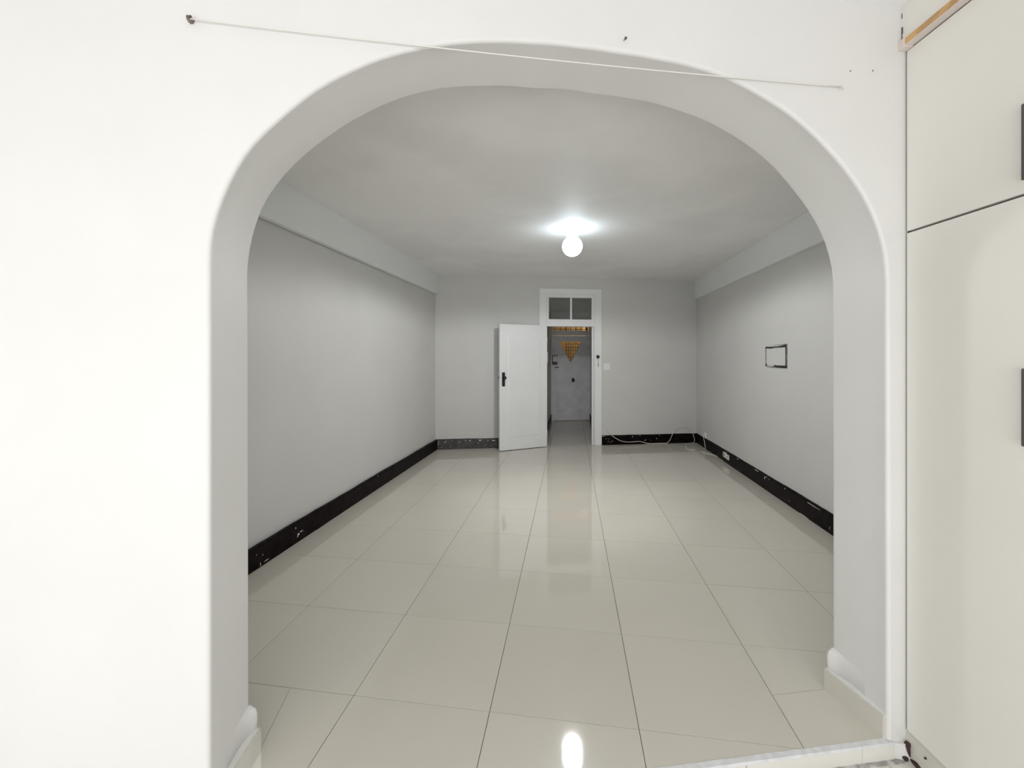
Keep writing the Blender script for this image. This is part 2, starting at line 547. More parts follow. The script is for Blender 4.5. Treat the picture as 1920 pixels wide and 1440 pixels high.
floor = empty('floor', Matrix.Identity(4))
struct(floor, 'glossy cream porcelain tile floor running through archway, room and hall', 'floor')
bm = bmesh.new()
jl0 = F_ARCH @ Vector((-0.941, 0, 0)); jl1 = F_ARCH @ Vector((-0.944, ARCH_T, 0))
jr0 = F_ARCH @ Vector((1.447, 0, 0)); jr1 = F_ARCH @ Vector((1.464, ARCH_T, 0))
add_prism(bm, [(NL[0], NL[1]), (NR[0], NR[1]), (FR[0], FR[1]), (FL[0], FL[1])], -0.10, -0.0035)
add_prism(bm, [(jl0.x - 0.012, jl0.y + 0.006), (jr0.x + 0.012, jr0.y + 0.006), (jr1.x, jr1.y), (jl1.x, jl1.y)], -0.10, -0.0036)
hl0 = isect(HK, HLX, BACK_M, BACK_C); hr0 = isect(HK, HRX, BACK_M, BACK_C)
hl1 = isect(HK, HLX, BACK_M, HALL_C); hr1 = isect(HK, HRX, BACK_M, HALL_C)
add_prism(bm, [hl0, hr0, (hr1[0], hr1[1] + 0.06), (hl1[0], hl1[1] + 0.06)], -0.10, -0.0036)
from_bm('grout_bed', bm, 'grout', floor)
e_l = 0.02
def room_clip(p):
    p = clip(p, 1, -L_K, -(L_X + 0.012))
    p = p and clip(p, -1, R_K, R_X - 0.012)
    p = p and clip(p, BACK_M, -1, BACK_C - 0.012)
    return p
def behind(p): return clip(p, -ARCH_M, 1, -(AB_C + 0.001))
def front(p): return clip(p, -ARCH_M, 1, -(ARCH_C + 0.010))
jn = (math.cos(ARCH_A), math.sin(ARCH_A))
def right_of_left_jamb(p, d=0.0): return clip(p, jn[0], jn[1], -(jn[0] * jl0.x + jn[1] * jl0.y) + d)
def left_of_left_jamb(p, d=0.0): return clip(p, -jn[0], -jn[1], (jn[0] * jl0.x + jn[1] * jl0.y) - d)
def left_of_right_jamb(p): return clip(p, -jn[0], -jn[1], (jn[0] * jr1.x + jn[1] * jr1.y))
for i in range(-6, 7):
    for j in range(-3, 16):
        cl = cell(i, j)
        cx, cy = sum(p[0] for p in cl) / 4, sum(p[1] for p in cl) / 4
        pieces = []
        if i <= -2 and j <= -1:
            pieces.append(room_clip(behind(left_of_left_jamb(cl, -0.0285)) or []))
            pieces.append(front(right_of_left_jamb(cl, -0.030) or []))
            t = right_of_left_jamb(cl, 0.0) 
            t = t and left_of_left_jamb(t, -0.0285)
            t = t and clip(t, ARCH_M, -1, AB_C - 0.001)
            pieces.append(t and front(t))
        elif i <= -2:
            pieces.append(room_clip(behind(cl) or []))
        elif i >= 2:
            pieces.append(room_clip(behind(cl) or []))
            if j <= 1:
                t = clip(cl, ARCH_M, -1, AB_C - 0.001)
                t = t and front(t)
                pieces.append(t and left_of_right_jamb(t))
        else:
            pieces.append(room_clip(front(cl) or []))
        for p in pieces:
            if p: tile_mesh('tile', p, -0.008, 0.0, floor)
        # hall
        h = clip(cl, -BACK_M, 1, -(BACK_C + 0.0105))
        h = h and clip(h, 1, -HK, -HLX)
        h = h and clip(h, -1, HK, HRX)
        h = h and clip(h, BACK_M, -1, HALL_C + 0.05)
        if h: tile_mesh('tile', h, -0.008, 0.0, floor)

# near-room floor, one low step down
nf = empty('floor_near', Matrix.Identity(4))
struct(nf, 'cream tile floor one low step below the archway', 'floor')
bm = bmesh.new()
add_prism(bm, [(-2.7, YW - 0.1), (2.2, YW - 0.1), (2.2, 1.74), (-2.7, 1.09)], ZF - 0.1, ZF - 0.004)
from_bm('grout_bed', bm, 'grout', nf)
ca, sa = math.cos(ARCH_A), math.sin(ARCH_A)
for i in range(-6, 6):
    for j in range(-16, 1):
        x0, y0 = i * 0.60 + 0.22, j * 0.60 - 0.62
        sq = [(x0 + 0.002, y0 + 0.002), (x0 + 0.598, y0 + 0.002), (x0 + 0.598, y0 + 0.598), (x0 + 0.002, y0 + 0.598)]
        w = [(p[0] * ca - p[1] * sa, ARCH_C + p[0] * sa + p[1] * ca) for p in sq]
        w = clip(w, 1, 0, 2.6); w = w and clip(w, -1, 0, 2.12); w = w and clip(w, 0, 1, -YW)
        w = w and clip(w, ARCH_M, -1, ARCH_C - 0.002)
        if w: tile_mesh('tile', w, ZF - 0.01, ZF, nf, 'ntile')

# step riser under the archway
st = struct(empty('trim_3', F_ARCH), 'white tiled riser and white grout edge of the low step', 'step')
for a, b in ((-0.94, -0.50), (-0.497, -0.05), (-0.047, 0.40), (0.403, 0.85), (0.853, 1.3235), (1.3250, 1.462)):
    box('riser_tile', a, b, -0.010, 0.004, ZF - 0.005, -0.008, 'step', st, bev=0.0012)
bm = bmesh.new()
N = 60
pr = []
for k in range(N + 1):
    s = -0.94 + (1.462 + 0.94) * k / N
    w = 0.012 + random.uniform(-0.0015, 0.0015)
    pr.append([bm.verts.new((s, y, z)) for y, z in ((-0.0115, -0.0085), (-0.009, 0.0005), (w, 0.0012), (w, -0.006))])
for a, b in zip(pr, pr[1:]):
    for k in range(4):
        bm.faces.new((a[k], a[(k + 1) % 4], b[(k + 1) % 4], b[k]))
bm.faces.new(pr[0]); bm.faces.new(pr[-1][::-1])
from_bm('nosing', bm, 'nosing', st)
box('grout_line', 0.70, 1.515, -0.027, -0.008, ZF - 0.003, ZF + 0.0035, 'groutgrey', st)

# ------------------------------------------------------------------ skirting on the arch jambs
def jamb_skirting(name, s_front, s_back, side, label):
    """side +1: right jamb (skirting grows towards -s), -1: left jamb"""
    root = struct(empty(name, F_ARCH), label, 'skirting')
    d = -side
    # cream tile strip standing proud of the plaster
    bm = bmesh.new()
    poly = [(s_front, 0.010), (s_front + d * 0.014, 0.010), (s_back + d * 0.042, ARCH_T + 0.003), (s_back, ARCH_T + 0.003)]
    add_prism(bm, poly, 0.0, 0.088)
    from_bm('skirting_tile', bm, 'skirt', root)
    # white painted bed on top and old rounded board end behind it
    bm = bmesh.new()
    poly = [(s_front, 0.006), (s_front + d * 0.006, 0.006), (s_back + d * 0.034, ARCH_T + 0.002), (s_back, ARCH_T + 0.002)]
    add_prism(bm, poly, 0.085, 0.092)
    from_bm('mortar_edge', bm, 'plaster', root)
    bm = bmesh.new()
    rings = []
    for y, k in ((0.10, 0.0), (0.16, 0.04), (0.20, 0.16), (0.225, 0.40), (0.243, 0.75), (ARCH_T - 0.006, 0.97), (ARCH_T, 1.0)):
        s0 = s_front + (s_back - s_front) * y / ARCH_T
        prof = [(0, 0.06), (0.030, 0.06), (0.030, 0.145), (0.027, 0.160), (0.020, 0.170), (0.012, 0.172), (0.011, 0.178), (0, 0.180)]
        rings.append([bm.verts.new((s0 + d * (p[0] * k + 0.0005), y + 0.001, p[1])) for p in prof])
    for a, b in zip(rings, rings[1:]):
        for i in range(len(a) - 1):
            bm.faces.new((a[i], a[i + 1], b[i + 1], b[i]))
    bm.faces.new(rings[-1])
    from_bm('old_board_end', bm, 'plaster', root, smooth=True)
    return root
jamb_skirting('baseboard_arch_left', -0.941, -0.944, -1, 'cream tile skirting at the foot of the archway away from the wardrobe')
jamb_skirting('baseboard_arch_right', 1.447, 1.464, 1, 'cream tile skirting at the foot of the archway beside the wardrobe')

# ------------------------------------------------------------------ dark baseboards of the big room
def baseboard(name, mw, l0, l1, side, h, m, label, chips, chip_m='chip'):
    """board along local x, growing to side*y; uneven hand-painted top edge"""
    root = struct(empty(name, mw), label, 'baseboard')
    bm = bmesh.new()
    N = max(4, int((l1 - l0) / 0.06))
    rows = []
    wob = 0.0
    for k in range(N + 1):
        x = l0 + (l1 - l0) * k / N
        wob = 0.7 * wob + random.uniform(-0.0018, 0.0018)
        hh = h + wob
        prof = [(-0.005, -0.004), (0.019, -0.004), (0.020, 0.004), (0.020, hh - 0.022), (0.016, hh - 0.010), (0.009, hh - 0.003), (0.004, hh), (-0.005, hh)]
        rows.append([bm.verts.new((x, side * p[0], p[1])) for p in prof])
    for a, b in zip(rows, rows[1:]):
        for i in range(8):
            bm.faces.new((a[i], a[(i + 1) % 8], b[(i + 1) % 8], b[i]))
    bm.faces.new(rows[0]); bm.faces.new(rows[-1][::-1])
    from_bm('board', bm, m, root)
    for x, z, w, hgt in chips:
        bm = bmesh.new()
        poly = []
        K = 7
        for k in range(K):
            a = 2 * math.pi * k / K
            r = random.uniform(0.65, 1.1)
            poly.append((x + 0.5 * w * r * math.cos(a), z + 0.5 * hgt * r * math.sin(a)))
        add_plate(bm, poly, side * 0.012, side * 0.0207)
        from_bm('paint_chip', bm, chip_m, root)
    return root
kL, kR = math.hypot(1, L_K), math.hypot(1, R_K)
baseboard('baseboard_left', F_LEFT, LEN_L0, LEN_L1 + 0.003, -1, 0.160, 'board', 'long black-brown baseboard under the plain side wall',
          [(3.364 * kL, 0.121, 0.012, 0.016), (3.396 * kL, 0.058, 0.03, 0.02), (3.43 * kL, 0.07, 0.05, 0.007), (3.385 * kL, 0.046, 0.012, 0.012),
           (3.05 * kL, 0.022, 0.06, 0.006), (3.011 * kL, 0.075, 0.010, 0.008), (2.99 * kL, 0.02, 0.006, 0.03), (2.955 * kL, 0.10, 0.006, 0.006), (4.75 * kL, 0.145, 0.02, 0.006)])
baseboard('baseboard_right', F_RIGHT, LEN_R0, LEN_R1 + 0.003, 1, 0.166, 'board', 'long black-brown baseboard under the wall with the square cover',
          [(5.502 * kR, 0.150, 0.05, 0.010), (4.936 * kR, 0.151, 0.12, 0.007), (4.733 * kR, 0.125, 0.02, 0.045), (4.70 * kR, 0.145, 0.03, 0.010), (4.631 * kR, 0.140, 0.015, 0.012),
           (4.286 * kR, 0.146, 0.012, 0.018), (3.80 * kR, 0.146, 0.25, 0.005), (5.90 * kR, 0.147, 0.04, 0.010), (6.1 * kR, 0.003, 0.28, 0.005), (3.95 * kR, 0.004, 0.20, 0.005),
           (3.547 * kR, 0.048, 0.006, 0.03), (4.2 * kR, 0.05, 0.01, 0.012)])
baseboard('baseboard_back_left', F_BACK, FL[0] / math.cos(BACK_A) + 0.015, 0.446, -1, 0.157, 'sheen_scuff', 'worn chipped baseboard with painted-in sheen behind the open white door',
          [(-1.159, 0.125, 0.012, 0.014), (-1.051, 0.122, 0.016, 0.014), (-1.068, 0.106, 0.04, 0.008), (-0.835, 0.108, 0.010, 0.022), (-0.743, 0.132, 0.012, 0.030),
           (-0.675, 0.130, 0.028, 0.018), (-0.515, 0.130, 0.034, 0.022), (-0.388, 0.123, 0.025, 0.010), (-0.303, 0.121, 0.075, 0.014), (-0.422, 0.056, 0.014, 0.014),
           (-1.167, 0.091, 0.010, 0.034), (-0.977, 0.036, 0.02, 0.010), (-1.12, 0.03, 0.012, 0.016), (-0.54, 0.09, 0.016, 0.012)])
baseboard('baseboard_back_right', F_BACK, 1.476, FR[0] / math.cos(BACK_A) - 0.005, -1, 0.157, 'board', 'black-brown baseboard between the doorway and the cable corner',
          [(1.56, 0.105, 0.006, 0.025), (1.613, 0.100, 0.010, 0.01), (1.60, 0.06, 0.010, 0.012), (1.668, 0.062, 0.014, 0.018), (1.64, 0.045, 0.012, 0.01), (2.018, 0.128, 0.014, 0.02),
           (2.241, 0.067, 0.022, 0.016), (2.23, 0.052, 0.010, 0.01), (2.438, 0.089, 0.010, 0.03), (2.148, 0.142, 0.012, 0.010), (2.494, 0.142, 0.014, 0.012), (2.34, 0.06, 0.008, 0.01), (1.52, 0.145, 0.05, 0.008)])

# ------------------------------------------------------------------ doorway: frame, transom, open leaf
T_L0, T_L1, T_R0, T_R1 = 0.444, 0.560, 1.372, 1.488
fr = struct(empty('trim_4', F_BACK), 'white painted doorway frame around the open door and fanlight', 'door frame')
HEAD = 1.952
plate('casing_post', [(T_L0, 0.0), (T_L1, 0.0), (T_L1, 2.482), (T_L0, 2.566)], 0.001, -0.022, 'dpaint', fr, cham=0.002)
plate('casing_post', [(T_R0, 0.0), (T_R1, 0.0), (T_R1, 2.566), (T_R0, 2.482)], 0.001, -0.022, 'dpaint', fr, cham=0.002)
plate('casing_head', [(T_L1, 2.482), (T_R0, 2.482), (T_R1, 2.566), (T_L0, 2.566)], 0.001, -0.0215, 'dpaint', fr, cham=0.002)
box('jamb_post', T_L1 - 0.05, T_L1 + 0.004, -0.004, 0.150, 0.0, 2.50, 'dpaint', fr, bev=0.002)
box('jamb_post', T_R0 - 0.008, T_R0 + 0.05, -0.004, 0.150, 0.0, 2.50, 'dpaint', fr, bev=0.002)
box('door_stop', T_R0 - 0.030, T_R0 - 0.006, 0.045, 0.075, 0.0, HEAD, 'dpaint', fr, bev=0.002)
box('door_stop', T_L1 + 0.002, T_L1 + 0.026, 0.045, 0.075, 0.0, HEAD, 'dpaint', fr, bev=0.002)
box('transom_bar', T_L1 - 0.01, T_R0 + 0.01, -0.016, 0.150, HEAD, 2.022, 'dpaint', fr, bev=0.003)
box('head_jamb', T_L1 - 0.01, T_R0 + 0.01, -0.006, 0.150, 2.474, 2.53, 'dpaint', fr, bev=0.002)

wn = struct(empty('window_1', F_BACK), 'two-pane fanlight above the open door', 'window')
TX0, TX1, TZ0, TZ1 = T_L1 + 0.004, T_R0 - 0.008, 2.022, 2.474
bm = bmesh.new()
add_box(bm, TX0, TX0 + 0.038, -0.010, 0.03, TZ0, TZ1)
add_box(bm, TX1 - 0.042, TX1, -0.010, 0.03, TZ0, TZ1)
add_box(bm, TX0 + 0.038, TX1 - 0.042, -0.010, 0.03, TZ1 - 0.052, TZ1)
add_box(bm, TX0 + 0.038, TX1 - 0.042, -0.010, 0.03, TZ0, TZ0 + 0.046)
from_bm('sash', bm, 'dpaint', wn)
MX = 0.974
box('glazing_bar', MX - 0.014, MX + 0.014, -0.008, 0.026, TZ0 + 0.046, TZ1 - 0.052, 'dpaint', wn, bev=0.002)
box('pane', TX0 + 0.036, MX - 0.012, 0.008, 0.012, TZ0 + 0.044, TZ1 - 0.050, 'pane', wn)
box('pane', MX + 0.012, TX1 - 0.040, 0.008, 0.012, TZ0 + 0.044, TZ1 - 0.050, 'pane', wn)
box('catch', TX0 - 0.016, TX0 + 0.004, -0.028, -0.008, 2.19, 2.25, 'dpaint', wn, bev=0.003)

# open leaf, hinged at the post near the plain wall
hx, hy = 0.562, 6.945
fx, fy = -0.188, 6.598
la = math.atan2(fy - hy, fx - hx)
LW = math.hypot(fx - hx, fy - hy)
F_LEAF = frame(hx, hy, la)          # local x from hinge to free edge; the side seen from the archway is +y
d1 = struct(empty('door_1', F_LEAF), 'open white door leaf with arched panel and black handle', 'door')
box('leaf', 0.0, LW, -0.040, 0.0, 0.010, 1.962, 'dpaint', d1, bev=0.002)
def panel_outline(x0, x1, z0, z1, rise, shoulder=0.09):
    pts = [(x0, z0), (x1, z0), (x1, z1)]
    for k in range(0, 21):
        t = k / 20
        x = x1 - shoulder - (x1 - x0 - 2 * shoulder) * t
        b = 0.5 - 0.5 * math.cos(2 * math.pi * t)
        pts.append((x, z1 + rise * b ** 0.8))
    pts.append((x0, z1))
    return pts
# moulded groove edge then raised field
bm = bmesh.new()
o_ = panel_outline(0.130, 0.684, 0.205, 1.775, 0.050)
i_ = panel_outline(0.142, 0.672, 0.217, 1.763, 0.050)
ii_ = panel_outline(0.150, 0.664, 0.225, 1.755, 0.050)
ra = [bm.verts.new((p[0], 0.0002, p[1])) for p in o_]
rb = [bm.verts.new((p[0], 0.0060, p[1])) for p in i_]
rc = [bm.verts.new((p[0], 0.0035, p[1])) for p in ii_]
for a, b in ((ra, rb), (rb, rc)):
    for k in range(len(a)):
        bm.faces.new((a[k], a[(k + 1) % len(a)], b[(k + 1) % len(a)], b[k]))
bm.faces.new(rc)
from_bm('panel', bm, 'dpaint', d1)
hc = LW - 0.062
hp = plate('handle_plate', [(hc - 0.020, 1.000), (hc + 0.020, 1.000), (hc + 0.025, 1.015), (hc + 0.025, 1.200), (hc + 0.020, 1.217), (hc - 0.020, 1.217), (hc - 0.025, 1.200), (hc - 0.025, 1.015)],
           -0.001, 0.009, 'black', d1, cham=0.003)
lathe('knob', [(0.010, 0.006), (0.010, 0.030), (0.022, 0.036), (0.027, 0.048), (0.022, 0.060), (0.008, 0.064)], 'black', hp, axis='Y', org=(hc - 0.004, 0, 1.134), seg=20)
lathe('keyhole', [(0.006, 0.008), (0.006, 0.0105)], 'seam', hp, axis='Y', org=(hc, 0, 1.05), seg=12)
box('latch', LW - 0.001, LW + 0.010, -0.028, -0.014, 1.125, 1.150, 'iron', d1, bev=0.002)
for z in (0.22, 1.72):
    lathe('hinge', [(0.006, z - 0.05), (0.006, z + 0.05)], 'dpaint', d1, org=(-0.002, 0.004, 0), seg=12)

# ------------------------------------------------------------------ hall behind the doorway
bm = bmesh.new()
y0h = 0.132
p0 = isect(HK, HLX, BACK_M, BACK_C + 0.131); p1 = isect(HK, HLX, BACK_M, HALL_C + 0.1)
add_prism(bm, [p0, p1, (p1[0] - 0.15, p1[1]), (p0[0] - 0.15, p0[1])], -0.1, ZC + 0.1)
struct(from_bm('wall_hall_left', bm, 'grey'), 'narrow grey hall wall carrying the white intercom handset')
bm = bmesh.new()
q0 = isect(HK, HRX, BACK_M, BACK_C + 0.131); q1 = isect(HK, HRX, BACK_M, HALL_C + 0.1)
add_prism(bm, [q0, (q0[0] + 0.15, q0[1]), (q1[0] + 0.15, q1[1]), q1], -0.1, ZC + 0.1)
struct(from_bm('wall_hall_right', bm, 'grey'), 'narrow grey hall wall opposite the intercom handset')
bm = bmesh.new()
add_prism(bm, [(p0[0] - 0.1, p0[1]), (q0[0] + 0.1, q0[1]), (q1[0] + 0.1, q1[1] + 0.1), (p1[0] - 0.1, p1[1] + 0.1)], ZC - 0.02, ZC + 0.1)
struct(from_bm('ceiling_hall', bm, 'grey'), 'dim ceiling of the narrow hall behind the doorway', 'ceiling')
def pt(x, c): return isect(HK, x, BACK_M, c)
for nm, xx, off, lab in (('baseboard_hall_left', HLX, 0.018, 'dark hall baseboard below the intercom handset'), ('baseboard_hall_right', HRX, -0.018, 'dark hall baseboard opposite the intercom handset')):
    bm = bmesh.new()
    add_prism(bm, [pt(xx, BACK_C + 0.152), pt(xx + off, BACK_C + 0.152), pt(xx + off, HALL_C), pt(xx, HALL_C)], 0.0, 0.15)
    struct(from_bm(nm, bm, 'board'), lab, 'baseboard')
# end wall around the entrance door
DX0, DX1 = 0.929 / math.cos(BACK_A) + 0.004, 1.757 / math.cos(BACK_A) + 0.02
hlx = hl1[0] / math.cos(BACK_A); hrx = hr1[0] / math.cos(BACK_A)
bm = bmesh.new()
add_box(bm, hlx - 0.2, hrx + 0.25, 0.0, 0.10, 2.46, ZC + 0.1)
add_box(bm, hlx - 0.2, DX0 - 0.045, 0.0, 0.10, -0.1, 2.46)
add_box(bm, DX1 + 0.030, hrx + 0.25, 0.0, 0.10, -0.1, 2.46)
struct(from_bm('wall_hall_end', bm, 'grey', mw=F_HALL), 'grey hall end wall holding the entrance door')
ef = struct(empty('trim_5', F_HALL), 'white frame of the entrance door with barred fanlight', 'door frame')
box('frame_post', DX0 - 0.046, DX0 - 0.004, -0.02, 0.10, 0.0, 2.462, 'fdoor', ef, bev=0.002)
box('frame_post', DX1 + 0.004, DX1 + 0.031, -0.02, 0.10, 0.0, 2.462, 'fdoor', ef, bev=0.002)
box('transom_bar', DX0 - 0.005, DX1 + 0.005, -0.02, 0.10, 1.945, 2.05, 'fdoor', ef, bev=0.002)
box('head_bar', DX0 - 0.005, DX1 + 0.005, -0.02, 0.10, 2.27, 2.462, 'fdoor', ef, bev=0.002)
box('fanlight_pane', DX0 - 0.004, DX1 + 0.004, 0.03, 0.035, 2.05, 2.27, 'amber', ef)
for k in range(7):
    x = DX0 + 0.06 + (DX1 - DX0 - 0.12) * k / 6
    tube('fanlight_bar', [(x, 0.06, 2.05), (x, 0.06, 2.27)], 0.008, 'gate', ef, seg=6)
for k in range(3):
    z = 2.085 + 0.07 * k
    tube('fanlight_bar', [(DX0, 0.068, z), (DX1, 0.068, z)], 0.007, 'gate', ef, seg=6)

d2 = struct(empty('door_2', F_HALL), 'closed entrance door with a downward triangle window', 'door')
tri = [(1.066, 1.805), (1.612, 1.805), (1.338, 1.318)]
zb, zt = 0.012, 1.930
bm = bmesh.new()
for y in (-0.005, 0.037):
    o = [bm.verts.new((x, y, z)) for x, z in ((DX0, zb), (DX1, zb), (DX1, zt), (DX0, zt))]
    t = [bm.verts.new((p[0], y, p[1])) for p in tri]
    # o: bl br tr tl ; t: tl tr bottom
    bm.faces.new((o[0], o[1], t[2])); bm.faces.new((o[1], o[2], t[1], t[2])); bm.faces.new((o[2], o[3], t[0], t[1])); bm.faces.new((o[3], o[0], t[2], t[0]))
    if y < 0: oa, ta = o, t
    else:
        for k in range(4): bm.faces.new((oa[k], oa[(k + 1) % 4], o[(k + 1) % 4], o[k]))
        for k in range(3): bm.faces.new((ta[k], ta[(k + 1) % 3], t[(k + 1) % 3], t[k]))
from_bm('leaf', bm, 'fdoor', d2)
plate('triangle_pane', [(tri[0][0] - 0.004, 1.808), (tri[1][0] + 0.004, 1.808), (tri[2][0], 1.312)], 0.016, 0.020, 'amber', d2)
def bead(x0, z0, x1, z1):
    tube('bead', [(x0, -0.006, z0), (x1, -0.006, z1)], 0.005, 'fdoor', d2, seg=6)
for a, b in (((1.035, 1.125), (1.62, 1.125)), ((1.035, 0.205), (1.62, 0.205)), ((1.035, 0.205), (1.035, 1.07)), ((1.62, 0.205), (1.62, 1.07)), ((1.035, 1.07), (1.62, 1.07)), ((1.62, 1.125), (1.62, 1.50)), ((1.035, 1.125), (1.035, 1.50))):
    bead(*a, *b)
lk = box('rim_lock', DX0 - 0.03, DX0 + 0.085, -0.050, -0.004, 1.278, 1.338, 'brownmetal', d2, bev=0.008)
box('lock_label', DX0 + 0.005, DX0 + 0.065, -0.0515, -0.048, 1.295, 1.322, 'nail', lk, bev=0.0005)
hp2 = box('handle_plate', DX0 + 0.024, DX0 + 0.052, -0.014, -0.004, 1.125, 1.275, 'plastic', d2, bev=0.003)  # white colour stands in for a bright reflection on the plate
tube('lever', [(DX0 + 0.038, -0.01, 1.218), (DX0 + 0.040, -0.05, 1.218), (DX0 + 0.075, -0.055, 1.216), (DX0 + 0.115, -0.052, 1.214)], 0.008, 'iron', hp2)
bolt = box('bolt_plate', DX0 + 0.010, DX0 + 0.085, -0.012, -0.004, 1.462, 1.500, 'steel', d2, bev=0.002)
for x in (0.018, 0.072):
    box('bolt_socket', DX0 + x, DX0 + x + 0.016, -0.024, -0.010, 1.458, 1.505, 'black', bolt, bev=0.003)
box('bolt_keeper', DX0 - 0.030, DX0 - 0.014, -0.030, -0.018, 1.33, 1.50, 'black', d2, bev=0.002)
kk = lathe('pull_knob', [(0.028, -0.004), (0.030, -0.012), (0.012, -0.018), (0.012, -0.034), (0.030, -0.042), (0.032, -0.055), (0.016, -0.064)], 'brown', d2, axis='Y', org=(1.395, 0, 0.922), seg=18)
box('knocker_flap', 1.372, 1.418, -0.012, -0.004, 0.875, 0.975, 'brown', d2, bev=0.003)

# outside corridor seen through the amber glass: painted brick wall, gate, bulkhead light
bm = bmesh.new()
add_box(bm, -0.2, 3.0, 1.30, 1.42, -0.1, 3.0)
add_box(bm, -0.2, 3.0, 0.11, 1.30, -0.2, -0.05)
add_box(bm, -0.2, 3.0, 0.11, 1.42, 2.9, 3.0)
add_box(bm, -0.3, -0.2, 0.11, 1.42, -0.2, 3.0)
add_box(bm, 3.0, 3.1, 0.11, 1.42, -0.2, 3.0)
struct(from_bm('wall_corridor', bm, 'brickw', mw=F_HALL), 'warm tan corridor wall beyond the amber triangle window')
gate = tag(empty('security_gate', F_HALL), 'dark barred security gate behind the amber triangle window', 'gate')
box('gate_frame', DX0 - 0.02, DX0 + 0.02, 0.21, 0.25, -0.05, 2.45, 'gate', gate)
box('gate_frame', DX1 - 0.02, DX1 + 0.02, 0.21, 0.25, -0.05, 2.45, 'gate', gate)
box('gate_rail', DX0 - 0.02, DX1 + 0.02, 0.21, 0.25, 2.41, 2.45, 'gate', gate)
box('gate_rail', DX0 - 0.02, DX1 + 0.02, 0.21, 0.25, -0.05, 0.0, 'gate', gate)
for k in range(8):
    x = 1.30 + 0.055 * k
    tube('gate_bar', [(x, 0.23, 0.0), (x, 0.23, 2.42)], 0.006, 'gate', gate, seg=6)
for k in range(8):
    z = 1.30 + 0.075 * k
    tube('gate_bar', [(1.28, 0.236, z), (DX1, 0.236, z)], 0.006, 'gate', gate, seg=6)
ld = D.lights.new('corridor_bulb', 'POINT')
ld.energy = 42
ld.color = (1.0, 0.84, 0.62)
ld.shadow_soft_size = 0.08
lo_ = D.objects.new('corridor_bulb', ld)
C.objects.link(lo_)
lo_.matrix_world = F_HALL @ Matrix.Translation((2.2, 0.75, 2.55))

# intercom handset on the hall wall
F_HL = frame(HLX, 0, math.atan2(1, HK))
ic = tag(empty('intercom_handset', F_HL @ Matrix.Translation((7.77, 0, 1.445))), 'white intercom handset on the hall wall beside the entrance', 'intercom')
box('cradle', -0.045, 0.045, -0.022, 0.002, -0.085, 0.085, 'plastic', ic, bev=0.005)
box('receiver', -0.030, 0.030, -0.055, -0.020, -0.095, 0.095, 'plastic', ic, bev=0.012)

# ------------------------------------------------------------------ ceiling globe lamp
LX, LY = 0.603, 4.30
FILL_W = 117.0
lamp = tag(empty('ceiling_lamp', Matrix.Translation((LX, LY, ZC))), 'lit white globe lamp on the pale ceiling', 'lamp')
lathe('lamp_base', [(0.067, 0.002), (0.067, -0.020), (0.063, -0.028), (0.057, -0.074), (0.050, -0.090)], 'porc', lamp)
prof = []
R = 0.100
for k in range(0, 25):
    a = math.radians(28) + (math.pi - math.radians(28)) * k / 24
    prof.append((max(R * math.sin(a), 0.001), -0.181 + R * math.cos(a)))
lathe('globe', prof, 'globe', lamp, seg=40)
# unseen spot added just below the globe: fills the room, spares the ceiling
gl = D.lights.new('globe_fill_spot', 'SPOT')
gl.spot_size = math.radians(176)
gl.spot_blend = 0.22
gl.shadow_soft_size = 0.075
gl.energy = FILL_W
gl.color = (0.985, 0.985, 0.975)
glo = D.objects.new('globe_fill_spot', gl)
C.objects.link(glo)
glo.parent = lamp
glo.location = (0, 0, -0.286)

# ------------------------------------------------------------------ small things on the far wall
sw = tag(empty('light_switch', F_BACK @ Matrix.Translation((1.577, 0, 1.293))), 'square white light switch beside the doorway', 'switch')
box('plate', -0.056, 0.056, -0.010, 0.002, -0.056, 0.056, 'plastic', sw, bev=0.003)
box('rocker', -0.030, 0.030, -0.014, -0.008, -0.018, 0.020, 'plastic', sw, bev=0.002)
box('rocker', -0.006, 0.006, -0.013, -0.008, -0.044, -0.032, 'plastic', sw, bev=0.001)

kh = tag(empty('door_hook', F_BACK @ Matrix.Translation((1.413, -0.022, 1.457))), 'black knob hook with a hanging cord on the doorway frame', 'hook')
lathe('hook_knob', [(0.012, 0.002), (0.012, -0.012), (0.026, -0.018), (0.028, -0.030), (0.016, -0.038)], 'black', kh, axis='Y', seg=16)
tube('cord', [(0.004, -0.016, -0.02), (0.010, -0.010, -0.06), (0.012, -0.006, -0.10), (0.012, -0.006, -0.115)], 0.0022, 'seamgrey', kh, seg=6)
tube('cord_toggle', [(0.012, -0.007, -0.112), (0.013, -0.007, -0.165)], 0.0055, 'seamgrey', kh, seg=8)

# telephone cable along the baseboard and in the corner
cab = [(1.491, 0.60), (1.49, 0.57), (1.499, 0.465), (1.563, 0.262), (1.654, 0.163), (1.7, 0.127), (1.819, 0.062), (1.957, 0.041), (2.142, 0.045), (2.254, 0.016), (2.376, 0.006), (2.516, 0.009),
       (2.611, 0.010), (2.658, 0.041), (2.696, 0.103), (2.724, 0.174), (2.762, 0.236), (2.848, 0.279), (2.943, 0.277), (3.02, 0.24), (3.068, 0.185), (3.096, 0.112), (3.115, 0.045), (3.10, 0.008)]
pts = [(t, -0.0245 if (z < 0.16 or t > 1.60) else -0.004 - 0.0205 * min(1, max(0, (t - 1.49) / 0.11)), z) for t, z in cab]
pts += [(3.02, -0.06, 0.006), (2.92, -0.14, 0.006), (2.80, -0.30, 0.006), (2.74, -0.44, 0.006), (2.73, -0.52, 0.006), (2.80, -0.58, 0.006)]
tb = tube('telephone_cable', catmull(pts, 6), 0.0048, 'cable', mw=F_BACK)
tag(tb, 'thin white cable strung along the far baseboard into a loose loop', 'cable')
